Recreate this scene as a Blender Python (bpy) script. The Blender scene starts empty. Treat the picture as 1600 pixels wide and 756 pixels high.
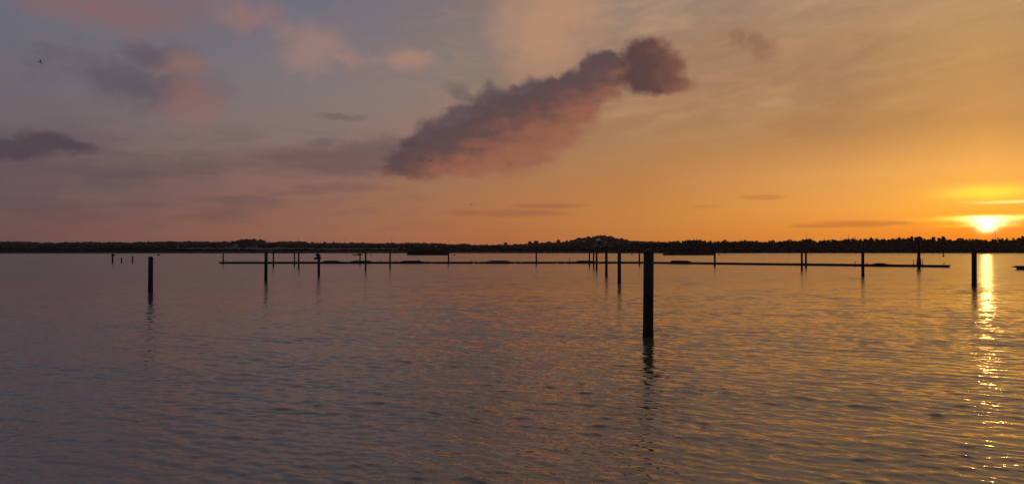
import bpy, math, random
import numpy as np
from mathutils import Vector, Matrix

# ------------------------------------------------------------------ camera
SC = bpy.context.scene
COL = SC.collection
R = math.radians
F = 1142.0          # focal length in photograph pixels (1600 wide)
H = 3.2             # eye height above the water
HY = 391.0          # photograph row of the true horizon

cam_d = bpy.data.cameras.new('camera')
cam = bpy.data.objects.new('camera', cam_d)
COL.objects.link(cam)
cam_d.sensor_width = 36.0
cam_d.lens = 36.0 * F / 1600.0
cam_d.clip_start = 0.1
cam_d.clip_end = 20000.0
cam.location = (0, 0, H)
cam.rotation_euler = (math.pi / 2 + math.atan((HY - 378.0) / F), 0, 0)
SC.camera = cam

SC.view_settings.view_transform = 'Standard'
SC.view_settings.look = 'None'
SC.view_settings.exposure = 0.12
SC.view_settings.gamma = 1.0
SC.render.engine = 'CYCLES'
SC.cycles.use_denoising = True
SC.cycles.use_adaptive_sampling = True
SC.cycles.adaptive_threshold = 0.01
SC.cycles.max_bounces = 6
SC.cycles.sample_clamp_indirect = 4.0

# ------------------------------------------------------------------ sun
SUN_AZ = math.atan((1541 - 800) / F)
SUN_EL = R(2.0)
SUN_DIR = Vector((math.sin(SUN_AZ) * math.cos(SUN_EL), math.cos(SUN_AZ) * math.cos(SUN_EL), math.sin(SUN_EL)))
sun_d = bpy.data.lights.new('sun', 'SUN')
sun_d.energy = 0.010
sun_d.angle = R(0.53)
sun_d.color = (1.0, 0.50, 0.12)
sun = bpy.data.objects.new('sun', sun_d)
COL.objects.link(sun)
sun.rotation_euler = SUN_DIR.to_track_quat('Z', 'Y').to_euler()

# ------------------------------------------------------------------ world: the evening sky and its clouds
world = bpy.data.worlds.new('World')
SC.world = world
world.use_nodes = True
WT = world.node_tree
WT.nodes.clear()
world.cycles.sampling_method = 'MANUAL'
world.cycles.sample_map_resolution = 512


def lin(c):
    return tuple(((v / 255.0) / 12.92 if v / 255.0 <= 0.04045 else ((v / 255.0 + 0.055) / 1.055) ** 2.4) for v in c)


class Nodes:
    """tiny helper that writes node graphs; values may be sockets or constants"""
    def __init__(self, tree):
        self.t = tree

    def new(self, kind, **kw):
        n = self.t.nodes.new(kind)
        for k, v in kw.items():
            setattr(n, k, v)
        return n

    def put(self, sock, v):
        if hasattr(v, 'is_output'):
            self.t.links.new(v, sock)
        elif v is not None:
            sock.default_value = v

    def m(self, op, a, b=None, c=None, clamp=False):
        n = self.new('ShaderNodeMath', operation=op, use_clamp=clamp)
        for i, v in enumerate((a, b, c)):
            self.put(n.inputs[i], v)
        return n.outputs[0]

    def v(self, op, a, b=None, c=None):
        n = self.new('ShaderNodeVectorMath', operation=op)
        for i, v in enumerate((a, b, c)):
            if op == 'SCALE' and i == 1:
                self.put(n.inputs[3], v)
            else:
                self.put(n.inputs[i], v)
        return n.outputs[1] if op in ('LENGTH', 'DOT_PRODUCT', 'DISTANCE') else n.outputs[0]

    def sep(self, a):
        n = self.new('ShaderNodeSeparateXYZ')
        self.put(n.inputs[0], a)
        return n.outputs

    def comb(self, x, y, z):
        n = self.new('ShaderNodeCombineXYZ')
        for i, v in enumerate((x, y, z)):
            self.put(n.inputs[i], v)
        return n.outputs[0]

    def noise(self, vec, scale, detail=3.0, rough=0.5, color=False, dist=0.0):
        n = self.new('ShaderNodeTexNoise')
        self.put(n.inputs['Vector'], vec)
        n.inputs['Scale'].default_value = scale
        n.inputs['Detail'].default_value = detail
        n.inputs['Roughness'].default_value = rough
        n.inputs['Distortion'].default_value = dist
        return n.outputs['Color'] if color else n.outputs[0]

    def rng(self, v, a, b, c=0.0, d=1.0, smooth=True):
        n = self.new('ShaderNodeMapRange', interpolation_type='SMOOTHSTEP' if smooth else 'LINEAR')
        n.clamp = True
        for i, x in enumerate((v, a, b, c, d)):
            self.put(n.inputs[i], x)
        return n.outputs[0]

    def ramp(self, fac, stops):
        n = self.new('ShaderNodeValToRGB')
        cr = n.color_ramp
        cr.interpolation = 'LINEAR'
        while len(cr.elements) < len(stops):
            cr.elements.new(0.5)
        for e, (p, c) in zip(cr.elements, stops):
            e.position = p
        for e, (p, c) in zip(cr.elements, stops):
            e.position = p
            e.color = (*lin(c), 1.0)
        self.put(n.inputs[0], fac)
        return n.outputs[0]

    def mix(self, fac, a, b, mode='MIX'):
        n = self.new('ShaderNodeMix', data_type='RGBA', blend_type=mode)
        n.clamp_factor = True
        for sock, v in ((n.inputs[0], fac), (n.inputs[6], a), (n.inputs[7], b)):
            if isinstance(v, tuple) and len(v) == 3:
                v = (*v, 1.0)
            self.put(sock, v)
        return n.outputs[2]


W = Nodes(WT)
D = W.v('NORMALIZE', W.new('ShaderNodeTexCoord').outputs['Generated'])
dx, dy, dz = W.sep(D)
DEG = 180.0 / math.pi
AZ = W.m('MULTIPLY', W.m('ARCTAN2', dx, dy), DEG)                     # degrees right of north (+Y)
EL = W.m('MULTIPLY', W.m('ARCSINE', dz), DEG)                         # degrees above the horizon
P = W.comb(AZ, EL, 0.0)
# bearing away from the sun, degrees, the same all the way round
dxy = W.v('NORMALIZE', W.comb(dx, dy, 0.0))
SB = W.m('MULTIPLY', W.m('ARCCOSINE', W.v('DOT_PRODUCT', dxy, (math.sin(SUN_AZ), math.cos(SUN_AZ), 0.0))), DEG)


def ang(x, y):
    """photograph pixel -> bearing and elevation in degrees"""
    u, w = (x - 800) / F, (HY - y) / F
    return math.degrees(math.atan(u)), math.degrees(math.atan(w / math.sqrt(1 + u * u)))


# clear evening air: colour by elevation (0..60 deg, ramp position = sqrt) for five bearings from the sun
ELP = W.m('SQRT', W.m('DIVIDE', W.m('MAXIMUM', EL, 0.0), 60.0, clamp=True))
def ep(e):
    return math.sqrt(e / 60.0)
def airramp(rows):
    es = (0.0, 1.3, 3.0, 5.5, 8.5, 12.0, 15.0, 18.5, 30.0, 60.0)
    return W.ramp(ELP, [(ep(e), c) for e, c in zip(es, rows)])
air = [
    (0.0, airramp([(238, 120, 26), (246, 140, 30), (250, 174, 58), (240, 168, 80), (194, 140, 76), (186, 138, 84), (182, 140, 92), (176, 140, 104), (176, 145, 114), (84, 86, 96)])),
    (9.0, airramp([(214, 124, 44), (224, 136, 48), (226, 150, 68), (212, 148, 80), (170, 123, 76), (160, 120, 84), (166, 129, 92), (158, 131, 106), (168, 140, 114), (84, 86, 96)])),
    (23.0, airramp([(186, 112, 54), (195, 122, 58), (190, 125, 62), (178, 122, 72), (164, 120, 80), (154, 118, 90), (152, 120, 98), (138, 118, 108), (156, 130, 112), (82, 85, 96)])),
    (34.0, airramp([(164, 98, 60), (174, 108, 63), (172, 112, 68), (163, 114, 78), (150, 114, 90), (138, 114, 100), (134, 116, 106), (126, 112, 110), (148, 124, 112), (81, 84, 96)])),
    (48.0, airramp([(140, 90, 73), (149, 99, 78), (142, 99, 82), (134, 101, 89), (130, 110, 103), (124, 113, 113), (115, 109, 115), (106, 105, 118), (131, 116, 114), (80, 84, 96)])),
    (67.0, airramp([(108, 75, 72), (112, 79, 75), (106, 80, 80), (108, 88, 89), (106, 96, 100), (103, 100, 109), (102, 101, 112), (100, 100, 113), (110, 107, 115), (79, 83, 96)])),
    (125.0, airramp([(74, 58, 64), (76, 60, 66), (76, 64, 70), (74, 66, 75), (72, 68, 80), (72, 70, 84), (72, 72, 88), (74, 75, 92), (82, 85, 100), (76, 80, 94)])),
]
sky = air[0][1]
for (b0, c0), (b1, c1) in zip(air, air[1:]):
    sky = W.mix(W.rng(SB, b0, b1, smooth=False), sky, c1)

# ---- clouds: groups of soft lobes whose outlines are broken up by fractal noise
n_big = W.noise(D, 16.0, 4.0, 0.55, color=True)
n_fine = W.noise(D, 52.0, 3.5, 0.5, color=True)
half = (0.5, 0.5, 0.5)
warp1 = W.v('MULTIPLY', W.v('SUBTRACT', n_big, half), (5.0, 3.0, 0.0))
warp2 = W.v('MULTIPLY', W.v('SUBTRACT', n_fine, half), (1.5, 1.2, 0.0))
PW = W.v('ADD', W.v('ADD', P, warp1), warp2)                          # strongly broken outline
PF = W.v('ADD', W.v('ADD', P, W.v('SCALE', warp1, 0.25)), warp2)      # cauliflower outline
PS = W.v('ADD', P, W.v('MULTIPLY', warp2, (1.5, 0.10, 0.0)))              # flat bars: ragged ends, level edges
PM = W.v('ADD', W.v('ADD', P, W.v('MULTIPLY', warp1, (0.5, 0.28, 0.0))), W.v('MULTIPLY', warp2, (1.5, 0.5, 0.0)))
soft_n = W.noise(W.v('MULTIPLY', D, (1.0, 1.0, 3.2)), 22.0, 5.0, 0.6)
streak_n = W.noise(W.v('MULTIPLY', D, (1.0, 1.0, 5.5)), 9.0, 4.0, 0.5)


def lobes(lst, vec, k=0.15):
    out = None
    for (cx, cy, rx, ry) in lst:
        a, e = ang(cx, cy)
        sx = abs(ang(cx + 1, cy)[0] - a) * rx
        sy = abs(ang(cx, cy - 1)[1] - e) * ry
        s = W.v('MULTIPLY_ADD', vec, (1 / sx, 1 / sy, 0.0), (-a / sx, -e / sy, 0.0))
        ln = W.v('LENGTH', s)
        out = ln if out is None else W.m('SMOOTH_MIN', out, ln, k)
    return out


def cloud(sky, lst, col, alpha, soft, vec, tex=None, texk=0.0, k=0.15):
    f = lobes(lst, vec, k)
    if tex is not None:
        f = W.m('MULTIPLY_ADD', W.m('SUBTRACT', tex, 0.5), texk, f)
    den = W.rng(f, 1 - soft, 1 + soft, alpha, 0.0)
    return W.mix(den, sky, col if hasattr(col, 'is_output') else lin(col))


# thin high veil and diagonal cirrus over the sunny side
tilt = W.comb(dx, dy, W.m('MULTIPLY', W.m('SUBTRACT', dz, W.m('MULTIPLY', dx, 0.19)), 5.0))
cir = W.noise(tilt, 4.6, 5.0, 0.52, dist=0.5)
cir_w = W.m('MULTIPLY', W.rng(EL, 6.0, 13.0), W.rng(SB, 46.0, 20.0))
sky = W.mix(W.m('MULTIPLY', W.rng(cir, 0.5, 0.75), W.m('MULTIPLY', cir_w, 0.34)), sky, lin((216, 172, 124)))
sky = W.mix(W.m('MULTIPLY', W.rng(cir, 0.5, 0.3), W.m('MULTIPLY', cir_w, 0.55)), sky, lin((142, 108, 88)))
# flat mauve bars low over the shaded side
bar_w = W.m('MULTIPLY', W.m('MULTIPLY', W.rng(EL, 0.8, 2.6), W.rng(EL, 11.0, 6.0)), W.rng(SB, 30.0, 52.0))
sky = W.mix(W.m('MULTIPLY', W.rng(streak_n, 0.46, 0.66), W.m('MULTIPLY', bar_w, 0.36)), sky, lin((82, 66, 72)))
sky = W.mix(W.m('MULTIPLY', W.rng(streak_n, 0.5, 0.32), W.m('MULTIPLY', bar_w, 0.35)), sky, lin((128, 92, 86)))
# thin uneven veil everywhere
veil = W.m('MULTIPLY', W.rng(soft_n, 0.45, 0.75), W.m('MULTIPLY', W.rng(EL, 4.0, 12.0), 0.22))
sky = W.mix(veil, sky, W.mix(W.rng(SB, 25.0, 55.0), lin((196, 150, 112)), lin((126, 98, 100))))

# pink-lit patches high on the left, and the tall peach wedge
sky = cloud(sky, [(200, 12, 130, 34), (120, 6, 90, 26)], (130, 97, 97), 0.75, 0.9, PW, soft_n, 1.5)
sky = cloud(sky, [(395, 22, 46, 22)], (144, 110, 106), 0.75, 0.9, PW, soft_n, 1.4)
sky = cloud(sky, [(488, 78, 42, 32), (535, 92, 40, 10)], (154, 121, 112), 0.75, 0.85, PW, soft_n, 1.5)
sky = cloud(sky, [(640, 94, 32, 14)], (166, 128, 110), 0.7, 0.75, PF, soft_n, 0.8)
sky = cloud(sky, [(850, 40, 60, 70), (870, 0, 70, 60)], (190, 142, 108), 0.65, 0.75, PW, soft_n, 0.6)
# grey cloud upper left with a rosy flank
sky = cloud(sky, [(190, 115, 95, 26), (240, 135, 90, 32), (235, 85, 60, 16)], (87, 77, 86), 0.75, 0.9, PW, soft_n, 1.4)
sky = cloud(sky, [(300, 155, 36, 40), (285, 100, 40, 14)], (142, 102, 98), 0.65, 0.95, PW, soft_n, 1.3)
# flat-bottomed bank at the left edge
sky = cloud(sky, [(40, 300, 280, 38), (-120, 310, 200, 45)], (104, 83, 86), 0.45, 0.9, PW, soft_n, 1.0)
sky = cloud(sky, [(110, 270, 150, 26), (-60, 275, 150, 30), (250, 262, 90, 14)], (92, 76, 82), 0.45, 0.7, PW, soft_n, 1.0)
sky = cloud(sky, [(70, 222, 46, 17), (20, 232, 70, 13), (110, 230, 40, 10), (-80, 236, 80, 20)], (70, 61, 70), 0.8, 0.5, PF, soft_n, 0.6)
# long low bars left of the big cloud
sky = cloud(sky, [(470, 246, 80, 13), (560, 244, 90, 18), (540, 260, 110, 15), (610, 232, 50, 16)], (106, 83, 84), 0.85, 0.75, PM, soft_n, 1.3)
sky = cloud(sky, [(505, 222, 24, 6), (590, 230, 60, 9), (530, 183, 40, 4)], (106, 87, 90), 0.65, 0.8, PM, soft_n, 1.3)
sky = cloud(sky, [(800, 333, 70, 5), (850, 322, 50, 4), (730, 333, 40, 4)], (148, 92, 68), 0.6, 0.6, PS, soft_n, 0.6)
sky = cloud(sky, [(1335, 350, 75, 5), (1285, 353, 45, 3), (1392, 349, 36, 3)], (182, 106, 54), 0.65, 0.6, PS, soft_n, 0.5)
sky = cloud(sky, [(1195, 308, 26, 4), (1096, 323, 24, 3)], (190, 118, 62), 0.7, 0.5, PS, soft_n, 0.5)

# the big diagonal cloud: dark crown along its upper edge, rosy sunlit underside
dd = W.m('ADD', W.m('MULTIPLY_ADD', AZ, 7.95, 217.3), W.m('MULTIPLY', EL, -18.25))
dd = W.m('ADD', dd, W.m('MULTIPLY', W.m('SUBTRACT', soft_n, 0.5), 60.0))
dd = W.m('ADD', dd, W.m('MULTIPLY', W.m('SUBTRACT', W.sep(n_fine)[2], 0.5), 46.0))
sky = cloud(sky, [(826, 243, 34, 13), (800, 250, 20, 8)], (126, 78, 66), 0.7, 0.5, PF, soft_n, 0.5)
body = W.ramp(W.rng(dd, -20.0, 110.0, smooth=False), [(0.0, (92, 76, 82)), (0.2, (80, 64, 69)), (0.36, (90, 66, 68)), (0.5, (114, 76, 69)), (0.68, (140, 88, 72)), (1.0, (152, 98, 76))])
bf = lobes([(660, 228, 38, 16), (695, 214, 46, 28), (735, 194, 48, 34), (780, 170, 48, 38), (825, 158, 46, 34), (868, 150, 44, 30), (905, 134, 36, 28), (934, 108, 26, 26), (955, 104, 22, 24), (968, 116, 24, 22),
            (695, 250, 92, 27), (765, 236, 94, 40), (835, 206, 76, 40), (885, 172, 56, 32), (930, 140, 38, 28), (640, 264, 46, 12)], PF, 0.22)
bf = W.m('MULTIPLY_ADD', W.m('SUBTRACT', soft_n, 0.5), 0.35, bf)
sw = W.rng(dd, 0.0, 80.0, 0.24, 0.40)
den = W.rng(bf, W.m('SUBTRACT', 1.0, sw), W.m('ADD', 1.0, sw), 0.94, 0.0)
sky = W.mix(den, sky, body)
sky = cloud(sky, [(728, 150, 30, 12)], (104, 88, 90), 0.7, 0.8, PW, soft_n, 0.6)
lobe_t = W.m('ADD', AZ, W.m('MULTIPLY', W.m('SUBTRACT', W.sep(n_fine)[2], 0.5), 5.0))
lobe = W.mix(W.rng(lobe_t, ang(1000, 0)[0], ang(1072, 0)[0]), lin((78, 56, 59)), lin((112, 72, 62)))
sky = cloud(sky, [(1010, 90, 34, 30), (1030, 104, 36, 32), (1008, 120, 32, 26), (1040, 128, 34, 16)], lobe, 0.94, 0.34, PF, soft_n, 0.4, 0.25)
sky = cloud(sky, [(1068, 134, 20, 9)], (126, 84, 70), 0.7, 0.8, PF, soft_n, 0.5)
sky = cloud(sky, [(1196, 76, 20, 15), (1163, 66, 14, 12)], (136, 94, 78), 0.65, 0.9, PW, soft_n, 0.7)

# light scattered round the low sun: broad warm aureole, sunlit streaks of cloud, the sun itself
sa, se = math.degrees(SUN_AZ), math.degrees(SUN_EL)
def glow(sx, sy, a=sa, e=se, vec=P):
    s = W.v('MULTIPLY_ADD', vec, (1 / sx, 1 / sy, 0.0), (-a / sx, -e / sy, 0.0))
    ln = W.v('LENGTH', s)
    return W.m('POWER', 2.718281828, W.m('MULTIPLY', W.m('MULTIPLY', ln, ln), -1.0))
def addglow(sky, g, col):
    return W.mix(1.0, sky, W.v('SCALE', W.comb(*col), g), 'ADD')
PS = W.v('ADD', P, W.v('MULTIPLY', warp2, (0.8, 0.09, 0.0)))
sky = addglow(sky, glow(4.5, 1.1, *ang(1545, 345)), (0.12, 0.03, 0.0))
sky = addglow(sky, glow(2.7, 0.44, *ang(1548, 300), PS), (0.24, 0.32, 0.0))
sky = addglow(sky, glow(1.9, 0.09, *ang(1580, 315), PS), (0.5, 0.42, 0.20))
sky = addglow(sky, glow(2.5, 0.16, *ang(1540, 341), PS), (0.8, 0.55, 0.0))
sky = addglow(sky, glow(1.9, 0.10, *ang(1535, 352), PS), (0.5, 0.32, 0.0))
lid = W.rng(W.sep(PS)[1], ang(1541, 334)[1], ang(1541, 338)[1], 0.12, 1.0)       # a bar of cloud cuts the glare off level at the top
for yy, wx, wy, k in ((340, 1.55, 0.16, 0.9), (345, 1.15, 0.20, 1.0), (351, 0.85, 0.20, 1.0), (358, 0.52, 0.20, 1.0), (350, 0.42, 0.42, 1.1)):
    sky = addglow(sky, W.m('MULTIPLY', glow(wx, wy, *ang(1542, yy), PS), lid), (1.3 * k, 1.06 * k, 0.52 * k))

nish = W.new('ShaderNodeTexSky', sky_type='NISHITA')
nish.sun_disc = False
nish.sun_elevation = SUN_EL
nish.sun_rotation = SUN_AZ
nish.air_density = 1.0
nish.dust_density = 2.0
bg1 = W.new('ShaderNodeBackground')
bg1.inputs['Strength'].default_value = 0.002
WT.links.new(nish.outputs[0], bg1.inputs['Color'])
bg2 = W.new('ShaderNodeBackground')
bg2.inputs['Strength'].default_value = 1.0
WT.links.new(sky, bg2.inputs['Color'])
addsh = W.new('ShaderNodeAddShader')
WT.links.new(bg1.outputs[0], addsh.inputs[0])
WT.links.new(bg2.outputs[0], addsh.inputs[1])
wout = W.new('ShaderNodeOutputWorld')
WT.links.new(addsh.outputs[0], wout.inputs['Surface'])

# ------------------------------------------------------------------ helpers
rnd = random.Random(7)
rs = np.random.RandomState(11)


def place(x, y):
    """photograph pixel of a point on the water -> world X, Y"""
    Y = H * F / (y - HY)
    return (x - 800) / F * Y, Y


def at(x, y, Y):
    """photograph pixel at depth Y -> world point"""
    return Vector(((x - 800) / F * Y, Y, H + (HY - y) / F * Y))


def material(name, col, rough=0.8, var=0.3, scale=3.0, metallic=0.0, bump=0.0):
    m = bpy.data.materials.new(name)
    m.use_nodes = True
    t = m.node_tree
    t.nodes.clear()
    n = Nodes(t)
    co = n.new('ShaderNodeTexCoord').outputs['Object']
    f = n.noise(co, scale, 4.0, 0.6)
    c0 = tuple(v * (1 - var) for v in col)
    c1 = tuple(v * (1 + var) for v in col)
    b = n.new('ShaderNodeBsdfPrincipled')
    t.links.new(n.mix(n.rng(f, 0.3, 0.7), c0, c1), b.inputs['Base Color'])
    b.inputs['Roughness'].default_value = rough
    b.inputs['Metallic'].default_value = metallic
    if bump:
        bn = n.new('ShaderNodeBump')
        bn.inputs['Strength'].default_value = bump
        bn.inputs['Distance'].default_value = 0.02
        t.links.new(n.noise(co, scale * 6, 4.0, 0.6), bn.inputs['Height'])
        t.links.new(bn.outputs[0], b.inputs['Normal'])
    o = n.new('ShaderNodeOutputMaterial')
    t.links.new(b.outputs[0], o.inputs['Surface'])
    return m


M_STEEL = material('tarred_steel', (0.018, 0.014, 0.013), 0.75, 0.4, 2.0, bump=0.3)
M_CAP = material('cap_plastic', (0.014, 0.012, 0.012), 0.7, 0.2, 4.0)
M_WEED = material('weed_growth', (0.012, 0.014, 0.009), 0.9, 0.5, 9.0, bump=0.6)
M_WOOD = material('wet_decking', (0.030, 0.023, 0.019), 0.8, 0.4, 2.0)
M_FLOAT = material('float_concrete', (0.030, 0.027, 0.026), 0.85, 0.3, 1.5)
M_WHITE = material('fender_plastic', (0.55, 0.53, 0.50), 0.5, 0.1, 5.0)
M_HULL = material('dark_hull', (0.015, 0.014, 0.015), 0.6, 0.3, 0.6)
M_RAIL = material('pale_rail', (0.22, 0.22, 0.20), 0.6, 0.2, 1.0)
M_BUOY = material('buoy_rubber', (0.05, 0.022, 0.018), 0.6, 0.3, 3.0)
M_BIRD = material('bird_feather', (0.26, 0.25, 0.25), 0.8, 0.4, 12.0)
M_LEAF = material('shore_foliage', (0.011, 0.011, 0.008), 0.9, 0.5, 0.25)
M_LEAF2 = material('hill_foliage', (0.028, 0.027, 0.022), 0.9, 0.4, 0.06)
M_BARK = material('bark', (0.03, 0.024, 0.02), 0.9, 0.3, 1.0)
M_MUD = material('mud_bank', (0.010, 0.009, 0.008), 0.9, 0.4, 0.05)
M_HILL = material('hill_ground', (0.028, 0.028, 0.020), 0.95, 0.3, 0.02)
M_ROOF = material('house_tile', (0.08, 0.035, 0.03), 0.9, 0.2, 1.0)


class MB:
    def __init__(self):
        self.v, self.f, self.smooth = [], [], []

    def add(self, verts, faces, smooth=False):
        o = len(self.v)
        self.v += [tuple(p) for p in verts]
        self.f += [tuple(i + o for i in q) for q in faces]
        self.smooth += [smooth] * len(faces)

    def box(self, c, s, rz=0.0, taper=1.0):
        ca, sa_ = math.cos(rz), math.sin(rz)
        vs = []
        for z in (-1, 1):
            k = taper if z > 0 else 1.0
            for x, y in ((-1, -1), (1, -1), (1, 1), (-1, 1)):
                px, py = x * s[0] / 2 * k, y * s[1] / 2 * k
                vs.append((c[0] + px * ca - py * sa_, c[1] + px * sa_ + py * ca, c[2] + z * s[2] / 2))
        self.add(vs, [(3, 2, 1, 0), (4, 5, 6, 7), (0, 1, 5, 4), (1, 2, 6, 5), (2, 3, 7, 6), (3, 0, 4, 7)])

    def lathe(self, prof, n=20, c=(0, 0, 0), smooth=True):
        vs, fs = [], []
        for r, z in prof:
            for i in range(n):
                a = 2 * math.pi * i / n
                vs.append((c[0] + r * math.cos(a), c[1] + r * math.sin(a), c[2] + z))
        for j in range(len(prof) - 1):
            for i in range(n):
                k = (i + 1) % n
                fs.append((j * n + i, j * n + k, (j + 1) * n + k, (j + 1) * n + i))
        fs.append(tuple(range(n - 1, -1, -1)))
        fs.append(tuple((len(prof) - 1) * n + i for i in range(n)))
        self.add(vs, fs, smooth)

    def tube(self, pts, rad, n=8):
        vs, fs = [], []
        pts = [Vector(p) for p in pts]
        for j, p in enumerate(pts):
            d = (pts[min(j + 1, len(pts) - 1)] - pts[max(j - 1, 0)]).normalized()
            u = d.orthogonal().normalized()
            w = d.cross(u)
            r = rad[j] if isinstance(rad, (list, tuple)) else rad
            for i in range(n):
                a = 2 * math.pi * i / n
                vs.append(p + u * (r * math.cos(a)) + w * (r * math.sin(a)))
        for j in range(len(pts) - 1):
            for i in range(n):
                k = (i + 1) % n
                fs.append((j * n + i, j * n + k, (j + 1) * n + k, (j + 1) * n + i))
        fs.append(tuple(range(n - 1, -1, -1)))
        fs.append(tuple((len(pts) - 1) * n + i for i in range(n)))
        self.add(vs, fs, True)

    def mesh(self, name, mat):
        me = bpy.data.meshes.new(name)
        me.from_pydata(self.v, [], self.f)
        me.materials.append(mat)
        me.polygons.foreach_set('use_smooth', self.smooth)
        me.update()
        return me

    def build(self, name, mat, parent=None, loc=(0, 0, 0)):
        return link(name, self.mesh(name, mat), parent, loc)


def link(name, me, parent=None, loc=(0, 0, 0)):
    o = bpy.data.objects.new(name, me)
    COL.objects.link(o)
    o.location = loc
    if parent is not None:
        o.parent = parent
    return o


def tag(o, label=None, cat=None, group=None, kind=None):
    for k, v in (('label', label), ('category', cat), ('group', group), ('kind', kind)):
        if v:
            o[k] = v
    return o


def thing(name, label, cat, loc, rz=0.0, group=None):
    o = link(name, None, None, loc)
    o.rotation_euler = (0, 0, rz)
    return tag(o, label, cat, group)


# ------------------------------------------------------------------ water: one sheet, real wavelets
def build_water():
    fine = np.radians(np.linspace(-45, 45, 720))
    coarse = np.radians(np.linspace(46, 314, 90)[1:-1])
    th = np.concatenate([fine, coarse])                     # angle right of +Y
    r1 = 2.0 * np.exp(np.arange(0, 160) * 0.0085)           # 2 .. 7.7 m
    r2 = r1[-1] * np.exp(np.arange(1, 1070) * 0.0027)       # .. 137 m
    r3 = r2[-1] * np.exp(np.arange(1, 110) * 0.032)         # .. 4.4 km
    rr = np.concatenate([r1, r2, r3])
    T, Rr = np.meshgrid(th, rr)
    X = (Rr * np.sin(T)).astype(np.float64)
    Y = (Rr * np.cos(T)).astype(np.float64)
    sp_r = np.gradient(rr)[:, None] * np.ones_like(T)
    dth = np.abs(np.gradient(th))
    dth[-1] = dth[-2]
    sp_t = Rr * dth[None, :]
    sp = np.maximum(sp_r, sp_t)
    Z = np.zeros_like(X)
    DX = np.zeros_like(X)
    DY = np.zeros_like(X)
    # slow patches of livelier and calmer water
    amp = np.ones_like(X)
    for i in range(7):
        a = rs.uniform(0, 2 * math.pi)
        L = rs.uniform(3, 22)
        amp += 0.12 * np.cos(2 * math.pi / L * (X * math.cos(a) * 0.5 + Y * math.sin(a)) + rs.uniform(0, 6.28))
    amp = np.clip(amp, 0.35, 1.8)
    n = 130
    for i in range(n):
        L = math.exp(rs.uniform(math.log(0.13), math.log(1.6)))
        k = 2 * math.pi / L
        spread = 0.26 if L > 0.6 else 0.45
        d = math.radians(90 - 25) + rs.normal(0, spread)    # travel direction, crests fall to the right
        slope = 0.0165 * (1.0 if L < 0.5 else (0.5 / L) ** 1.0)
        A = slope / k
        w = np.clip((L / sp - 2.5) / 3.0, 0, 1)
        ph = k * (X * math.cos(d) + Y * math.sin(d)) + rs.uniform(0, 6.28)
        c, s = np.cos(ph), np.sin(ph)
        q = A * w * amp
        Z += q * (c - 0.3 * np.sin(2 * ph))                 # steeper on the near face
        DX -= q * s * math.cos(d) * 0.8
        DY -= q * s * math.sin(d) * 0.8
    X += DX
    Y += DY
    nr, nt = X.shape
    co = np.empty((nr * nt + 1, 3), np.float32)
    co[:-1, 0] = X.ravel()
    co[:-1, 1] = Y.ravel()
    co[:-1, 2] = Z.ravel()
    co[-1] = (0, 0, 0)
    j = np.arange(nr - 1)[:, None] * nt
    i = np.arange(nt)[None, :]
    i2 = (i + 1) % nt
    quads = np.stack([j + i, j + nt + i, j + nt + i2, j + i2], -1).reshape(-1, 4)
    c = nr * nt
    ii = np.arange(nt)
    tris = np.stack([np.full(nt, c), ii, (ii + 1) % nt], -1)
    me = bpy.data.meshes.new('water')
    me.vertices.add(len(co))
    me.vertices.foreach_set('co', co.ravel())
    loops = np.concatenate([quads.ravel(), tris.ravel()]).astype(np.int32)
    me.loops.add(len(loops))
    me.loops.foreach_set('vertex_index', loops)
    starts = np.concatenate([np.arange(len(quads)) * 4, len(quads) * 4 + np.arange(nt) * 3]).astype(np.int32)
    me.polygons.add(len(starts))
    me.polygons.foreach_set('loop_start', starts)
    me.polygons.foreach_set('use_smooth', np.ones(len(starts), bool))
    me.update(calc_edges=True)
    me.validate()

    m = bpy.data.materials.new('estuary_water')
    m.use_nodes = True
    t = m.node_tree
    t.nodes.clear()
    n_ = Nodes(t)
    geo = n_.new('ShaderNodeNewGeometry')
    pos, nor = geo.outputs['Position'], geo.outputs['Normal']
    # ripples finer than the mesh: slopes taken straight from noise, crests lie nearly across the view
    def slopes(scale, kx, ky, stretch, det, turn=25):
        vr = n_.new('ShaderNodeVectorRotate', rotation_type='Z_AXIS')
        vr.inputs['Angle'].default_value = R(turn)
        t.links.new(pos, vr.inputs['Vector'])
        mp = n_.new('ShaderNodeVectorMath', operation='MULTIPLY')
        mp.inputs[1].default_value = (1.0 / stretch, 1.0, 1.0)
        t.links.new(vr.outputs[0], mp.inputs[0])
        nz = n_.noise(mp.outputs[0], scale, det, 0.55, color=True)
        return n_.v('MULTIPLY', n_.v('SUBTRACT', nz, (0.5, 0.5, 0.5)), (kx, ky, 0.0))
    patch = n_.rng(n_.noise(n_.v('MULTIPLY', pos, (0.35, 1.0, 1.0)), 0.045, 3.0, 0.55), 0.32, 0.66, 0.75, 1.15)
    # long glassy ripples close in, finer chop (held in the roughness) farther out
    yy = n_.sep(pos)[1]
    open_w = n_.rng(yy, 12.0, 90.0, 1.0, 0.95)
    patch = n_.m('MULTIPLY', patch, open_w)
    s1 = slopes(9.0, 0.34, 0.42, 3.4, 3.0)
    s2 = slopes(3.4, 0.10, 0.20, 3.6, 3.0, 17)
    s3 = slopes(0.5, 0.05, 0.10, 2.5, 3.0)
    s = n_.v('SCALE', n_.v('ADD', n_.v('ADD', s1, s2), s3), patch)
    nn = n_.v('NORMALIZE', n_.v('ADD', nor, s))
    b = n_.new('ShaderNodeBsdfPrincipled')
    b.inputs['Base Color'].default_value = (0.098, 0.082, 0.066, 1)
    t.links.new(n_.rng(yy, 18.0, 90.0, 0.05, 0.19), b.inputs['Roughness'])
    b.inputs['IOR'].default_value = 1.95
    t.links.new(nn, b.inputs['Normal'])
    o = n_.new('ShaderNodeOutputMaterial')
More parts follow.
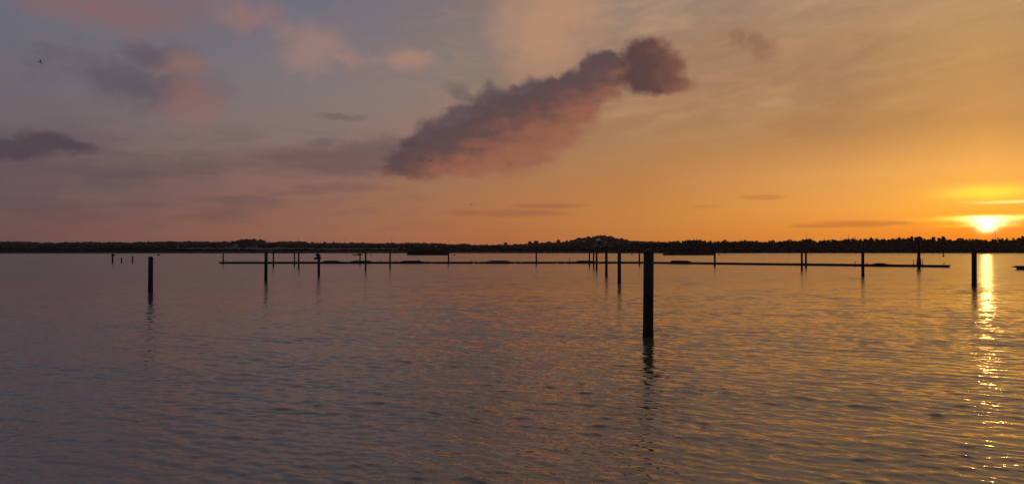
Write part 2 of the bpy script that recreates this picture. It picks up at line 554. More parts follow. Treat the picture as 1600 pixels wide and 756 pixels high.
    t.links.new(b.outputs[0], o.inputs['Surface'])
    me.materials.append(m)
    return tag(link('water', me), kind='structure')


build_water()

# ------------------------------------------------------------------ far shore and hills
SKY_L = [(-400, 376), (-200, 377), (0, 377), (37, 377), (60, 378.5), (90, 379), (140, 377.5), (200, 378), (240, 377.5), (300, 376.5), (340, 377.5),
         (365, 376), (372, 374.5), (385, 373.5), (400, 373), (410, 375), (420, 378.5), (440, 377), (460, 376.5), (472, 377), (480, 379),
         (560, 379), (600, 379.5), (640, 378.8), (690, 380), (700, 381), (725, 381), (740, 382), (780, 382), (815, 381), (830, 379.5),
         (850, 378.8), (865, 378), (880, 378), (890, 375.5), (900, 373), (910, 372), (918, 370), (930, 369), (940, 368), (950, 368.5),
         (960, 370.5), (968, 372.5), (975, 374), (985, 375.5), (1000, 376.5), (1040, 377), (1100, 378), (1300, 377), (1600, 376), (2000, 375), (2400, 376)]
SHORE_L = [(-400, 385), (0, 384), (120, 385), (200, 383), (300, 386), (380, 387), (430, 388), (480, 386), (520, 389), (570, 386.5), (610, 388), (640, 384.5),
           (660, 383.5), (720, 386), (760, 384), (820, 384), (900, 382), (960, 381), (1000, 377.5), (1020, 376.5), (1040, 376.5), (1060, 375.3),
           (1085, 372.5), (1100, 373.3), (1140, 374.3), (1200, 374.3), (1240, 373.3), (1300, 372.5), (1340, 371.7), (1360, 370.2), (1400, 370.4),
           (1430, 369), (1450, 370.5), (1470, 370), (1490, 371.5), (1540, 371.5), (1570, 370.5), (1600, 370), (1800, 370), (2000, 372)]


def interp(tab, x):
    return float(np.interp(x, [p[0] for p in tab], [p[1] for p in tab]))


def shoreY(x):
    return 745 + 135 * min(max(x / 1600, -0.3), 1.3) + 12 * math.sin(x * 0.011) + 6 * math.sin(x * 0.037)


FARY = 2050.0


def ridge(x):                       # world height of the far ridge ground under its trees
    return H + (HY - interp(SKY_L, x)) / F * FARY - 9.0


def build_land():
    xs = list(range(-420, 2421, 10))
    # low bank carrying the shore wood
    m = MB()
    for x in xs:
        Y0 = shoreY(x)
        for dY, z in ((-6, -0.6), (0, 0.5), (14, 1.6), (80, 2.6), (420, 4.0)):
            Yv = Y0 + dY
            m.v.append(((x - 800) / F * Yv, Yv, z + (0.35 * math.sin(x * 0.21 + dY) if dY > 0 else 0)))
    n = 5
    for i in range(len(xs) - 1):
        for j in range(n - 1):
            m.f.append((i * n + j, (i + 1) * n + j, (i + 1) * n + j + 1, i * n + j + 1))
            m.smooth.append(True)
    tag(m.build('shore_bank', M_MUD), kind='structure')
    m = MB()
    for x in xs:
        zr = ridge(x)
        for Yv, k in ((1150, 0.0), (1450, 0.28), (1800, 0.75), (2050, 1.0), (2400, 0.8), (3000, 0.0)):
            m.v.append(((x - 800) / F * Yv, Yv, 2.5 + (zr - 2.5) * k + 1.5 * math.sin(x * 0.05 + Yv)))
    n = 6
    for i in range(len(xs) - 1):
        for j in range(n - 1):
            m.f.append((i * n + j, (i + 1) * n + j, (i + 1) * n + j + 1, i * n + j + 1))
            m.smooth.append(True)
    tag(m.build('hill', M_HILL), kind='structure')


build_land()

# ---- trees: crowns of many small leaf sprays through the volume
t_ = (1 + 5 ** 0.5) / 2
ICO_V = np.array([(-1, t_, 0), (1, t_, 0), (-1, -t_, 0), (1, -t_, 0), (0, -1, t_), (0, 1, t_), (0, -1, -t_), (0, 1, -t_), (t_, 0, -1), (t_, 0, 1), (-t_, 0, -1), (-t_, 0, 1)])
ICO_V /= np.linalg.norm(ICO_V[0])
ICO_F = np.array([(0, 11, 5), (0, 5, 1), (0, 1, 7), (0, 7, 10), (0, 10, 11), (1, 5, 9), (5, 11, 4), (11, 10, 2), (10, 7, 6), (7, 1, 8),
                  (3, 9, 4), (3, 4, 2), (3, 2, 6), (3, 6, 8), (3, 8, 9), (4, 9, 5), (2, 4, 11), (6, 2, 10), (8, 6, 7), (9, 8, 1)])


def crown_arrays(c, rx, rz, nblob, nleaf, leaf, rg):
    """vertices and triangles of one crown centred at c"""
    V, Fc, off = [], [], 0
    for _ in range(nblob):
        d = rg.normal(size=3)
        d /= np.linalg.norm(d)
        p = c + d * np.array([rx, rx, rz]) * rg.uniform(0.1, 0.5)
        r = rg.uniform(0.42, 0.62)
        jit = 1 + rg.uniform(-0.25, 0.25, (12, 1))
        V.append(p + ICO_V * jit * np.array([rx, rx, rz]) * r)
        Fc.append(ICO_F + off)
        off += 12
    if nleaf:
        d = rg.normal(size=(nleaf, 3))
        d /= np.linalg.norm(d, axis=1)[:, None]
        lump = 1 + 0.16 * np.sin(d[:, 0] * 5 + rg.uniform(0, 6)) + 0.14 * np.sin(d[:, 2] * 6 + rg.uniform(0, 6))
        p = c + d * np.array([rx, rx, rz]) * (rg.uniform(0.6, 1.0, nleaf) * lump)[:, None]
        tri = p[:, None, :] + rg.normal(size=(nleaf, 3, 3)) * leaf
        V.append(tri.reshape(-1, 3))
        Fc.append(np.arange(nleaf * 3).reshape(-1, 3) + off)
        off += nleaf * 3
    return np.concatenate(V), np.concatenate(Fc)


def tri_mesh(name, V, Fc, mat):
    me = bpy.data.meshes.new(name)
    me.vertices.add(len(V))
    me.vertices.foreach_set('co', np.asarray(V, np.float32).ravel())
    me.loops.add(len(Fc) * 3)
    me.loops.foreach_set('vertex_index', np.asarray(Fc, np.int32).ravel())
    me.polygons.add(len(Fc))
    me.polygons.foreach_set('loop_start', np.arange(len(Fc), dtype=np.int32) * 3)
    me.update(calc_edges=True)
    me.materials.append(mat)
    return me


def wood(name, label, items, mat, nblob, nleaf, leaf):
    Vs, Fs, off = [], [], 0
    for (c, rx, rz) in items:
        V, Fc = crown_arrays(np.array(c), rx, rz, nblob, nleaf, leaf * rx, rs)
        Vs.append(V)
        Fs.append(Fc + off)
        off += len(V)
    return tag(link(name, tri_mesh(name, np.concatenate(Vs), np.concatenate(Fs), mat)), label, 'wood', kind='stuff')


items = []
x = -400.0
while x < 2200:                                   # far wood: along the ridge and down the face of the hill
    for Yv, k in ((FARY, 1.0), (1925, 0.88), (1800, 0.75), (1620, 0.5), (1450, 0.28)):
        if x > 1060 and k < 1.0:
            continue
        xx = x + rs.uniform(-5, 5)
        z = 2.5 + (ridge(xx) - 2.5) * k
        hgt = (9.0 + rs.uniform(-1.6, 1.0)) if k == 1.0 else rs.uniform(7, 10)
        items.append((((xx - 800) / F * Yv, Yv + rs.uniform(-40, 40), z + hgt * 0.55), hgt * rs.uniform(0.75, 1.3), hgt * 0.55))
    x += 3.6
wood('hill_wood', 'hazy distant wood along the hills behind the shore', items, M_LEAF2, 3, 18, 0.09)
items = []
x = -400.0
while x < 2200:                                   # near wood along the bank
    for row, (dY, k) in enumerate(((3, 0.34), (14, 0.55), (38, 0.82), (70, 1.0), (105, 0.94))):
        xx = x + rs.uniform(-3.5, 3.5)
        Yv = shoreY(xx) + dY + rs.uniform(-8, 8)
        top = H + (HY - interp(SHORE_L, xx)) / F * Yv
        hgt = max(2.0, (top - 1.5) * k * (1 + rs.uniform(-0.13, 0.05) + 0.035 * math.sin(xx * 0.19) + 0.03 * math.sin(xx * 0.071 + 1.0)))
        r = min(hgt * 0.5, rs.choice((1.6, 2.0, 2.6, 3.2, 4.4)))
        zc = 1.0 + hgt - r
        items.append((((xx - 800) / F * Yv, Yv, zc), r, r * 1.02))
        X0 = (xx - 800) / F * Yv
        if zc - r > 1.5:                          # foliage below the crown, down to the bank
            items.append(((X0, Yv - 1.5, zc - r * 0.9), r * 1.25, r * 1.15))
        if zc - 2 * r > 2.0:
            items.append(((X0, Yv - 3, (zc - r * 1.2) / 2 + 0.8), r * 1.3, (zc - r) / 2 + 0.6))
    x += 2.6
wood('shore_wood', 'dark wood along the far bank of the estuary', items, M_LEAF, 2, 14, 0.14)


def tree(x, ytop, wpx, Y, ybase, label, mat, flat=1.0, seed=0):
    rg = np.random.RandomState(seed)
    base = at(x, ybase, Y)
    top = at(x, ytop, Y)
    hgt = top.z - base.z
    rx = wpx / F * Y / 2
    rz = min(rx * flat, hgt * 0.42)
    o = thing('tree', label, 'tree', base, 0, 'trees standing up from the far skyline')
    tr = MB()
    s = hgt * 0.02 + 0.12
    tr.tube([(0, 0, -2), (rg.uniform(-.2, .2), 0, hgt * 0.4), (rg.uniform(-.5, .5), 0, hgt - rz)], [s * 1.5, s, s * 0.5], 7)
    for k in range(4):
        a = rg.uniform(0, 6.28)
        tr.tube([(0, 0, hgt - rz * 1.7), (math.cos(a) * rx * 0.6, math.sin(a) * rx * 0.6, hgt - rz * rg.uniform(0.5, 1.1))], [s * 0.6, s * 0.25], 5)
    tr.build('trunk', M_BARK, o)
    Vv, Fv = crown_arrays(np.array((0, 0, hgt - rz)), rx, rz, 9, 150, rx * 0.06, rg)
    link('crown', tri_mesh('crown', Vv, Fv, mat), o)


TREES = [
    (396, 371.3, 5, 'tall narrow tree on the top of the leftmost hump of hills'),
    (386, 373.0, 11, 'broad tree beside the tall narrow tree on the left hump'),
    (487.5, 376.6, 4, 'first lone tree just right of the left hump of hills'),
    (507, 376.6, 7, 'wide low tree on the flat skyline above the pile with the fitting'),
    (521, 376.6, 3, 'thin lone tree on the flat skyline left of a faint mast'),
    (828, 375.8, 9, 'flat topped pine at the left of the isolated pair on the skyline'),
    (838, 374.8, 9, 'taller flat topped pine at the right of the isolated pair on the skyline'),
    (857, 376.3, 11, 'square hedge shaped tree clump between the pine pair and a round tree'),
    (872.5, 374.0, 8, 'round lollipop shaped tree left of the central hill'),
    (885.5, 374.8, 6, 'small round tree at the left foot of the central hill'),
    (905, 370.3, 13, 'domed tree part way up the left slope of the central hill'),
    (919, 368.3, 9, 'tree at the left edge of the central hill crest'),
    (928, 368.2, 8, 'tree with a gap beside it on the central hill crest'),
    (940, 367.2, 20, 'highest broad tree on top of the central hill'),
    (954, 368.0, 12, 'tree just right of the top of the central hill'),
]
for i, (x, yt, w, lab) in enumerate(TREES):
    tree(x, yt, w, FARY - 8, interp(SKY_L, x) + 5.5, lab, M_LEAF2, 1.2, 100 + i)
TREES2 = [
    (1088, 371.0, 16, 'broad tree standing above the wood right of the nearest pile'),
    (1232, 372.2, 9, 'low domed tree on the skyline left of the paired piles'),
    (1405, 368.8, 6, 'pointed tree on the skyline left of the tallest pile'),
    (1425, 367.6, 5, 'slim pointed tree beside the flat topped one above the tallest pile'),
    (1437, 366.3, 12, 'flat topped tree on the skyline directly above the tallest pile'),
    (1459, 368.0, 6, 'small peaked tree right of the tallest pile'),
    (1474, 367.6, 11, 'rounded tree on the skyline left of the setting sun'),
]
for i, (x, yt, w, lab) in enumerate(TREES2):
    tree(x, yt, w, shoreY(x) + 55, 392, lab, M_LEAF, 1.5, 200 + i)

# ---- thin masts and a house on the skyline
MASTS = [(466, 371.5, 380, 1700, 'thin mast on the hills right of the left hump'),
         (539, 372.5, 382, 1700, 'thin mast on the flat skyline between the two left ones'),
         (612, 372.5, 382, 1700, 'thin mast on the skyline above a pontoon pile left of centre'),
         (700.5, 376, 386, 1700, 'thin mast above the right end of the left moored barge'),
         (1259.5, 364.0, 378, 1000, 'tallest thin mast above the right hand pile of the close pair'),
         (1326, 367.0, 376, 1000, 'short thin mast on the skyline left of the pile in mid right'),
         (1337, 367.8, 376, 1000, 'shortest mast beside another one above the right hand wood'),
         (1555, 358.0, 374, 1000, 'thin mast standing just right of the setting sun')]
for x, y0, y1, Y, lab in MASTS:
    b, tp = at(x, y1 + 4, Y), at(x, y0, Y)
    h = tp.z - b.z
    o = thing('mast', lab, 'mast', b, 0, 'thin masts on the skyline')
    k = Y / 1000.0
    p = MB(); p.tube([(0, 0, 0), (0, 0, h)], [0.28 * k, 0.14 * k], 6); p.build('pole', M_HULL, o)
    p = MB(); p.box((0, 0, h * 0.86), (2.4 * k, 0.2 * k, 0.2 * k)); p.build('crossarm', M_HULL, o)
b = at(790, 383, 1980)
o = thing('house', 'small house with a reddish roof on the skyline left of the pine pair', 'house', b)
p = MB(); p.box((0, 0, 2.2), (9, 7, 4.4)); p.build('wall', M_RAIL, o)
p = MB()
p.add([(-5, -4, 4.4), (5, -4, 4.4), (5, 4, 4.4), (-5, 4, 4.4), (-4.4, 0, 7.2), (4.4, 0, 7.2)],
      [(0, 1, 5, 4), (1, 2, 5), (2, 3, 4, 5), (3, 0, 4), (3, 2, 1, 0)])
rf = p.build('roof', M_ROOF, o)
p = MB(); p.box((-2.6, 0, 7.2), (1.0, 1.0, 1.8)); p.build('chimney', M_ROOF, rf)

# ------------------------------------------------------------------ mooring piles
PILES = [  # x, top y, water-line y, width px, lean deg, label
    (176, 396.2, 410.6, 2.5, 0.0, 'small far pile with a knob at its top, leftmost of all the piles'),
    (190, 402.4, 410.2, 1.9, 0.0, 'shortest far stump in the middle of the three at the far left'),
    (207.4, 400.0, 410.4, 1.9, -0.6, 'thin far post, rightmost of the three small ones at the left'),
    (235.5, 400.2, 455.5, 7.2, 0.2, 'stout dark pile standing alone in open water at the left'),
    (348.8, 394.5, 411.8, 2.1, 0.0, 'thin pile at the left end of the floating pontoon'),
    (415.6, 393.0, 438.0, 5.0, 0.3, 'dark pile in front of the pontoon near its left end'),
    (427.2, 394.0, 416.2, 2.4, 0.0, 'thin pile just right of the dark pile near the pontoon left end'),
    (460.2, 394.0, 414.2, 2.0, 0.0, 'farther thin pile of the close pair left of the pile with a fitting'),
    (466.8, 394.0, 418.3, 2.6, 0.0, 'nearer thin pile of the close pair left of the pile with a fitting'),
    (498.2, 396.4, 430.8, 4.0, 0.0, 'pile with a dark bracket fitting clamped near its top'),
    (562.6, 394.5, 412.2, 2.0, 0.0, 'slim pile behind the pontoon with a small boat beyond it'),
    (571.4, 393.6, 422.2, 2.8, 0.0, 'pile in front of the pontoon just right of a small boat'),
    (609.5, 393.8, 418.0, 2.6, 0.0, 'lone thin pile at the pontoon left of the moored barge'),
    (700.8, 393.0, 411.6, 2.2, 0.0, 'thin pile at the right end of the left moored barge'),
    (838.0, 392.3, 412.3, 2.4, 0.0, 'lone thin pile near the middle of the pontoon'),
    (921.0, 393.5, 415.0, 2.3, 0.0, 'farthest pile of the receding row left of the nearest pile'),
    (927.6, 393.0, 418.0, 2.5, 0.0, 'second farthest pile of the receding row left of the nearest pile'),
    (932.2, 392.8, 421.0, 3.0, 0.0, 'third farthest pile of the receding row left of the nearest pile'),
    (947.4, 392.6, 431.6, 4.2, 0.0, 'middle sized pile of the receding row left of the nearest pile'),
    (967.6, 392.2, 441.2, 5.6, 0.0, 'second nearest pile, directly left of the largest one'),
    (1012.3, 389.0, 526.0, 16.2, 0.55, 'largest and nearest dark pile with a long rippled reflection'),
    (999.0, 393.0, 413.2, 2.6, 0.0, 'thin far pile half a step left of the largest pile'),
    (1116.8, 393.5, 415.2, 3.1, 0.0, 'pile at the right end of the right moored barge'),
    (1252.8, 392.8, 422.0, 3.2, 0.0, 'longer left pile of the close pair on the right half'),
    (1259.2, 392.8, 417.8, 3.1, 0.0, 'shorter right pile of the close pair on the right half'),
    (1348.0, 392.2, 431.0, 4.6, 0.0, 'single pile in front of the pontoon well right of the close pair'),
    (1435.6, 374.8, 419.6, 4.4, 0.0, 'tallest pile rising through the pontoon near its right end'),
    (1521.8, 387.6, 446.0, 7.2, 0.25, 'stout pile beside the sun glitter at the right'),
]
for x, yt, yb, w, lean, lab in PILES:
    X, Y = place(x, yb)
    h = H - (yt - HY) / F * Y
    r = w / F * Y / 2
    nseg = 28 if w > 6 else 14
    o = thing('mooring_pile', lab, 'pile', (X, Y, 0), rnd.uniform(0, 6), 'mooring piles')
    o.rotation_euler = (0, R(lean), 0)
    cap_h = min(0.10, r * 0.5)
    p = MB()
    prof = [(r * 1.0, -1.5), (r, 0.0), (r * 0.99, h * 0.5), (r * 0.98, h - cap_h)]
    p.lathe(prof, nseg); p.build('shaft', M_STEEL, o)
    p = MB(); p.lathe([(r * 1.02, h - cap_h * 1.5), (r * 1.02, h - cap_h * 0.95), (r * 0.6, h - cap_h * 0.4), (r * 0.06, h)], nseg); p.build('cap', M_CAP, o)
    p = MB(); p.lathe([(r * 1.04, -0.5), (r * 1.07, -0.1), (r * 1.05, 0.16), (r * 1.015, 0.30)], nseg); p.build('weed_band', M_WEED, o)
    if x == 176:
        p = MB(); p.box((0.12, 0, h - 0.35), (r * 3.2, r * 2.2, 0.55)); p.build('knob', M_CAP, o)
    if x == 498.2:
        p = MB()
        s = Y / F
        p.box((0.2 * s, -r * 0.6, h - 6.0 * s), (6.2 * s, r * 3.0, 5.2 * s), 0, 0.82)
        p.box((-4.2 * s, -r * 0.6, h - 7.4 * s), (5.0 * s, r * 2.0, 3.2 * s))
        p.box((-2.4 * s, 0, h - 1.6 * s), (4.2 * s, r * 2.0, 3.6 * s), 0, 0.9)
        p.build('bracket', M_CAP, o)
        o.rotation_euler = (0, 0, 0)
    if x == 1435.6:
        p = MB(); p.lathe([(r * 1.5, 0.35), (r * 1.55, 0.9), (r * 1.2, 1.9)], nseg); p.build('guide_collar', M_STEEL, o)

# ------------------------------------------------------------------ floating pontoon
def pontoon(name, label, pts, width, free, seclen):
    o = thing(name, label, 'pontoon', (pts[0][0], pts[0][1], 0))
    k = 0
    for (xa, ya), (xb, yb) in zip(pts, pts[1:]):
        L = math.hypot(xb - xa, yb - ya)
        n = max(1, round(L / seclen))
        rz = math.atan2(yb - ya, xb - xa)
        for i in range(n):
            f = (i + 0.5) / n
            cx, cy = xa + (xb - xa) * f - pts[0][0], ya + (yb - ya) * f - pts[0][1]
            l = L / n - 0.10
            dz = rnd.uniform(-0.02, 0.02)
            s = MB(); s.box((0, 0, free - 0.07 + dz), (l, width, 0.14)); sec = s.build('deck_section', M_WOOD, o, (cx, cy, 0))
            sec.rotation_euler = (0, 0, rz)
            s = MB(); s.box((0, 0, (free - 0.14) / 2 - 0.2 + dz), (l - 0.3, width - 0.25, free - 0.14 + 0.4 - 0.004)); s.build('float_block', M_FLOAT, sec)
            s = MB()
            for sd in (-1, 1):
                s.box((0, sd * (width / 2 + 0.05), free - 0.16 + dz), (l, 0.09, 0.2))
            s.build('rubbing_strake', M_WOOD, sec)
    return o


PA = place(344.5, 411.6)
PM = place(1000, 411.3)
PB = place(1484, 417.4)
pontoon('floating_pontoon', 'long low dark floating pontoon stretching across the middle of the water', [PA, PM, PB], 2.2, 0.42, 10.0)
PE = place(1591.7, 421.0)
pontoon('floating_pontoon', 'short end of another dark pontoon cut off by the right edge', [PE, (PE[0] + 14, PE[1] - 1.5)], 2.4, 0.62, 7.0)
p = MB()
xa, ya = PE[0] - 0.52, PE[1]
p.box((0, 0, 0.46), (1.0, 0.5, 0.16)); p.box((0.2, 0, 0.34), (0.5, 0.4, 0.10))
o = p.build('mooring_arm', M_WOOD, None, (xa, ya, 0))
ends = [q for q in bpy.data.objects if q.name == 'floating_pontoon.001'][0]
o.parent = ends
o.location = (-0.52, 0, 0)


def on_pontoon(x):
    """point on the pontoon deck seen at photograph column x"""
    u = (x - 800) / F
    for (a, b_) in ((PA, PM), (PM, PB)):
        # (ax + t*dx) = u * (ay + t*dy)
        dx_, dy_ = b_[0] - a[0], b_[1] - a[1]
        t = (u * a[1] - a[0]) / (dx_ - u * dy_)
        if -0.02 <= t <= 1.02:
            return a[0] + dx_ * t, a[1] + dy_ * t, math.atan2(dy_, dx_)


# stacked boards and folded covers lying on the deck
for x0, x1, hgt, lab in ((505, 531, 0.26, 'low heap of boards on the pontoon right of the pile with a fitting'),
                         (548, 581, 0.24, 'low stack of boards on the pontoon below the small boat'),
                         (626, 660, 0.24, 'low stack of boards on the pontoon below the left moored barge'),
                         (761, 796, 0.26, 'long low stack of boards on the pontoon left of its middle pile'),
                         (900, 926, 0.24, 'low stack of boards at the farthest pile of the receding row'),
                         (1048, 1079, 0.34, 'uneven heap of boards on the pontoon below the right moored barge'),
                         (1365, 1384, 0.22, 'low heap of boards on the pontoon left of the tallest pile')):
    xa, ya, rz = on_pontoon(x0)
    xb, yb, _ = on_pontoon(x1)
    L = math.hypot(xb - xa, yb - ya)
    o = thing('board_stack', lab, 'boards', ((xa + xb) / 2, (ya + yb) / 2, 0.44), rz, 'stacks lying on the pontoon')
    nb = 3
    for i in range(nb):
        p = MB(); p.box((rnd.uniform(-.3, .3), rnd.uniform(-.1, .1), hgt * (i + 0.5) / nb), (L * (1 - 0.12 * i), 1.1 - 0.15 * i, hgt / nb - 0.004)); p.build('board', M_WOOD, o)

for x, hgt, lab in ((889.5, 0.95, 'short thin post on the pontoon left of the receding row'),
                    (1427.5, 1.0, 'thin post on the pontoon just left of the tallest pile'),
                    (1441.5, 1.05, 'thin post on the pontoon just right of the tallest pile'),
                    (654, 0.5, 'little post on the pontoon below the left moored barge'),
                    (736.5, 0.45, 'little post on the pontoon right of the left moored barge')):
    xa, ya, rz = on_pontoon(x)
    o = thing('deck_post', lab, 'post', (xa, ya, 0.42), 0, 'posts on the pontoon deck')
    p = MB(); p.tube([(0, 0, 0), (0, 0, hgt)], [0.07, 0.055], 8); p.build('shaft', M_STEEL, o)
    p = MB(); p.box((0, 0, 0.03), (0.24, 0.24, 0.05)); p.build('base_plate', M_STEEL, o)
for x, lab in ((748, 'white fender on the pontoon side, leftmost of three'), (815, 'white fender on the pontoon side, middle of three'),
               (882.5, 'white fender on the pontoon side, rightmost of three')):
    xa, ya, rz = on_pontoon(x)
    o = thing('fender', lab, 'fender', (xa, ya - 1.33, 0.0), rz, 'white fenders along the pontoon')
    p = MB(); p.lathe([(0.05, 0.08), (0.15, 0.12), (0.17, 0.22), (0.15, 0.32), (0.05, 0.37)], 12); p.build('body', M_WHITE, o)
    p = MB(); p.tube([(0, 0, 0.36), (0, 0.1, 0.45)], 0.02, 6); p.build('rope', M_HULL, o)


# ------------------------------------------------------------------ gulls
def standing_bird(x, label, group, s=1.0):
    xa, ya, rz = on_pontoon(x)
    o = thing('gull', label, 'bird', (xa, ya + rnd.uniform(-.6, .3), 0.415), rnd.uniform(0, 6.28), group)
    p = MB()
    pts = [(-0.26, 0, 0.13), (-0.18, 0, 0.16), (-0.05, 0, 0.20), (0.08, 0, 0.25), (0.13, 0, 0.33), (0.17, 0, 0.385), (0.21, 0, 0.39), (0.27, 0, 0.38)]
    p.tube([tuple(c * s for c in q) for q in pts], [r * s for r in (0.012, 0.05, 0.09, 0.085, 0.055, 0.05, 0.035, 0.008)], 8)
    p.build('body', M_BIRD, o)
    for sd in (-1, 1):
        p = MB(); p.tube([(0.0, 0.03 * s * sd, 0.14 * s), (0.01, 0.03 * s * sd, 0.0)], 0.012 * s, 5); p.build('leg', M_BIRD, o)


ORD = ('first', 'second', 'third', 'fourth', 'fifth', 'sixth', 'seventh', 'eighth', 'ninth')
for w_, x in zip(ORD, (354, 365, 369, 373, 379, 388, 392.5, 397, 403)):
    standing_bird(x, w_ + ' tiny gull from the left end of the pontoon, left of the dark pile', 'gulls resting on the left end of the pontoon', 0.95)
standing_bird(475, 'tiny gull on the pontoon right of the close pile pair', 'gulls')
standing_bird(595, 'tiny gull on the pontoon left of the lone thin pile', 'gulls')
standing_bird(619, 'tiny gull on the pontoon right of the lone thin pile', 'gulls')
standing_bird(1336, 'larger hunched bird on the pontoon left of the single right pile', 'gulls', 1.3)
standing_bird(1353, 'tiny gull on the pontoon right of the single right pile', 'gulls')
standing_bird(1475.5, 'gull on the right tip of the pontoon', 'gulls')


def flying_bird(x, y, Y, span, heading, flap, roll, label):
    o = thing('gull', label, 'bird', at(x, y, Y), heading, 'gulls in the air')
    p = MB()
    p.tube([(-0.24, 0, 0), (-0.15, 0, 0), (0, 0, 0), (0.12, 0, 0.01), (0.2, 0, 0.03), (0.27, 0, 0.02)], [0.015, 0.05, 0.075, 0.06, 0.045, 0.006], 8)
    body = p.build('body', M_BIRD, o)
    for sd in (-1, 1):
        p = MB()
        h2 = span / 2
        secs = [(0.02, 0.04, 0.02, 0.20), (0.06, h2 * 0.45, flap, 0.17), (-0.02, h2 * 0.75, flap * 0.95, 0.11), (-0.12, h2, flap * 0.7, 0.02)]
        vs = []
        for cx, cy, cz, ch in secs:
            for dxx, th in ((ch * 0.5, 0.0), (0, 0.015), (-ch * 0.5, 0.0), (0, -0.012)):
                vs.append((cx + dxx, sd * cy, cz + th))
        fs = []
        for j in range(3):
            for i in range(4):
                k = (i + 1) % 4
                fs.append((j * 4 + i, j * 4 + k, (j + 1) * 4 + k, (j + 1) * 4 + i))
        fs += [(3, 2, 1, 0), (12, 13, 14, 15)]
        p.add(vs, fs)
        p.build('wing', M_BIRD, o)
    p = MB(); p.add([(-0.2, 0.03, 0), (-0.2, -0.03, 0), (-0.38, -0.07, 0), (-0.38, 0.07, 0), (-0.2, 0.03, 0.012), (-0.2, -0.03, 0.012), (-0.38, -0.07, 0.008), (-0.38, 0.07, 0.008)],
                    [(0, 1, 2, 3), (7, 6, 5, 4), (0, 4, 5, 1), (1, 5, 6, 2), (2, 6, 7, 3), (3, 7, 4, 0)])
    p.build('tail', M_BIRD, o)
    o.rotation_euler = (roll, 0, heading)


flying_bird(61, 96.5, 130, 1.2, R(14), 0.22, R(-38), 'small gull flying high at the far left of the sky')
flying_bird(673.5, 251, 150, 1.1, R(60), 0.16, R(5), 'faint gull against the left part of the big cloud base')
flying_bird(796, 256.5, 130, 1.15, R(80), 0.10, R(25), 'dark gull banking below the big cloud near its small puff')
flying_bird(736.5, 320.5, 130, 1.1, R(88), 0.17, R(0), 'gull gliding low over the hills below the big cloud')

# ------------------------------------------------------------------ moored barges, boat, buoys
def barge(x0, x1, yb, ytop, label, rail=None):
    _, Y = place(x0, yb)
    xa, xb = (x0 - 800) / F * Y, (x1 - 800) / F * Y
    L = xb - xa
    hgt = H - (ytop - HY) / F * Y
    o = thing('moored_barge', label, 'barge', ((xa + xb) / 2, Y + 2.5, 0), 0, 'barges moored off the far shore')
    p = MB()
    w = 5.0
    prof = [(-L / 2, 0.75), (-L / 2 + 0.6, 1.0), (L / 2 - 0.6, 1.0), (L / 2, 0.75)]
    vs = []
    for xx, k in prof:
        for yy, zz in ((-w / 2 * k, -0.5), (-w / 2 * k, hgt * 0.72), (w / 2 * k, hgt * 0.72), (w / 2 * k, -0.5)):
            vs.append((xx, yy, zz))
    fs = []
    for j in range(3):
        for i in range(4):
            k = (i + 1) % 4
            fs.append((j * 4 + i, j * 4 + k, (j + 1) * 4 + k, (j + 1) * 4 + i))
    fs += [(0, 1, 2, 3), (15, 14, 13, 12)]
    p.add(vs, fs)
    p.build('hull', M_HULL, o)
    p = MB(); p.box((0, 0, hgt * 0.72 + hgt * 0.14), (L * 0.86, w * 0.6, hgt * 0.28)); p.build('hatch_cover', M_HULL, o)
    for sd in (-1, 1):
        p = MB(); p.tube([(sd * (L / 2 - 1), 0, hgt * 0.72), (sd * (L / 2 - 1), 0, hgt * 0.72 + 0.5)], 0.12, 8); p.build('bollard', M_HULL, o)
    if rail:
        ra, rb = [((q - 800) / F * Y) - (xa + xb) / 2 for q in rail]
        p = MB()
        p.box(((ra + rb) / 2, -w * 0.3 - 0.08, hgt * 1.0), (rb - ra, 0.1, 0.13))
        p.build('pale_rail', M_RAIL, o)


barge(635.5, 701, 398.5, 392.5, 'long low dark barge moored under the far shore left of centre')
barge(1037.5, 1117.5, 398.7, 394.3, 'long low dark barge with a pale rail right of the nearest pile', (1048, 1092))


def small_boat(x0, x1, yb, label):
    _, Y = place(x0, yb)
    xa, xb = (x0 - 800) / F * Y, (x1 - 800) / F * Y
    L = xb - xa
    o = thing('small_boat', label, 'boat', ((xa + xb) / 2, Y, 0))
    p = MB()
    secs = [(-L / 2, 0.7, 0.55), (-L * 0.2, 0.95, 0.5), (L * 0.15, 0.9, 0.55), (L * 0.36, 0.55, 0.68), (L / 2, 0.06, 0.85)]
    vs = []
    for xx, b_, s in secs:
        for yy, zz in ((-b_, s), (-b_ * 0.7, -0.1), (0, -0.3), (b_ * 0.7, -0.1), (b_, s)):
            vs.append((xx, yy, zz))
    fs = []
    for j in range(4):
        for i in range(5):
            k = (i + 1) % 5
            fs.append((j * 5 + i, j * 5 + k, (j + 1) * 5 + k, (j + 1) * 5 + i))
    fs += [(0, 1, 2, 3, 4), (24, 23, 22, 21, 20)]
    p.add(vs, fs); p.build('hull', M_HULL, o)
    p = MB(); p.box((L * 0.08, 0, 0.75), (L * 0.28, 1.1, 0.45), 0, 0.75); p.build('cuddy', M_HULL, o)
    p = MB(); p.box((-L / 2 - 0.12, 0, 0.6), (0.3, 0.35, 0.6)); p.build('outboard_motor', M_HULL, o)


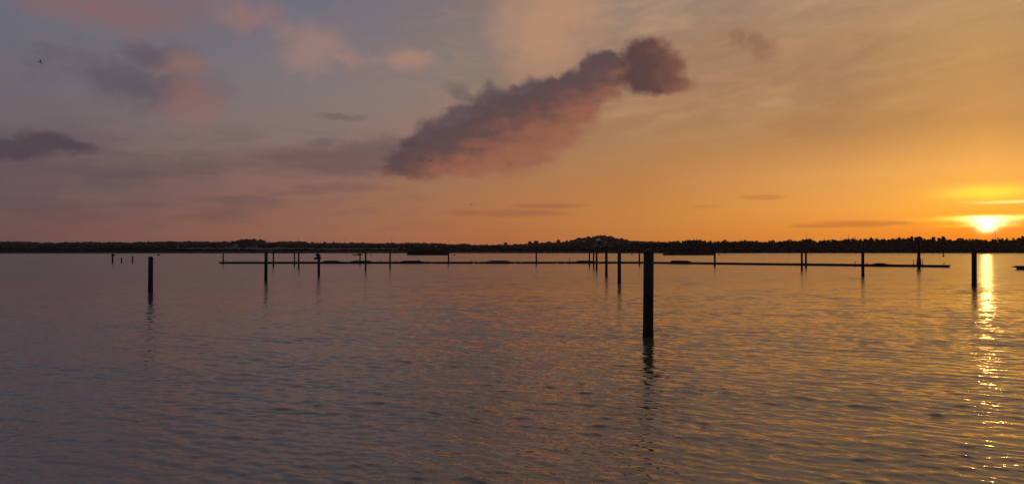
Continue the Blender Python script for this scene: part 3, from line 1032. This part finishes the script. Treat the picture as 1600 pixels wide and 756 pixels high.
small_boat(551, 566, 398.6, 'small low open boat moored off the far shore left of centre')


def buoy(x, yb, wpx, label, tall=0.0):
    X, Y = place(x, yb)
    r = wpx / F * Y / 2
    o = thing('mooring_buoy', label, 'buoy', (X, Y, 0), 0, 'buoys off the far shore')
    p = MB(); p.lathe([(r * 0.5, -0.3), (r, -0.05), (r * 0.95, 0.25), (r * 0.55, 0.5), (r * 0.18, 0.62)], 14); p.build('float', M_BUOY, o)
    if tall:
        p = MB(); p.lathe([(r * 0.42, 0.5), (r * 0.36, tall * 0.75), (r * 0.2, tall * 0.8)], 10); p.build('pillar', M_BUOY, o)
        p = MB(); p.lathe([(r * 0.1, tall * 0.8), (r * 0.34, tall * 0.86), (r * 0.05, tall)], 10); p.build('topmark', M_BUOY, o)
    else:
        p = MB(); p.lathe([(r * 0.08, 0.6), (r * 0.1, 0.72)], 8); p.build('ring_post', M_STEEL, o)


buoy(248, 399.0, 4.6, 'small buoy with a slim topmark right of the lone left pile', 1.3)
buoy(580.3, 398.6, 3.2, 'small round buoy just right of the small boat')
buoy(710, 398.8, 3.6, 'small round buoy right of the left moored barge')
buoy(987.5, 398.2, 3.0, 'small round buoy left of the thin far pile beside the largest one')
buoy(1124, 398.6, 3.0, 'small round buoy at the right end of the right moored barge')
buoy(1474, 400.6, 3.4, 'tall pillar buoy off the far shore left of the sun', 1.9)

# ------------------------------------------------------------------ evening haze
p = MB()
p.box((0, 1500, 37), (7600, 3600, 80))
me = bpy.data.meshes.new('haze')
me.from_pydata(p.v, [], p.f)
hz = tag(link('haze', me), kind='stuff')
m = bpy.data.materials.new('evening_haze')
m.use_nodes = True
m.node_tree.nodes.clear()
pv = m.node_tree.nodes.new('ShaderNodeVolumePrincipled')
pv.inputs['Color'].default_value = (0.92, 0.86, 0.84, 1)
pv.inputs['Density'].default_value = 0.00004
pv.inputs['Anisotropy'].default_value = 0.65
mo = m.node_tree.nodes.new('ShaderNodeOutputMaterial')
m.node_tree.links.new(pv.outputs[0], mo.inputs['Volume'])
me.materials.append(m)
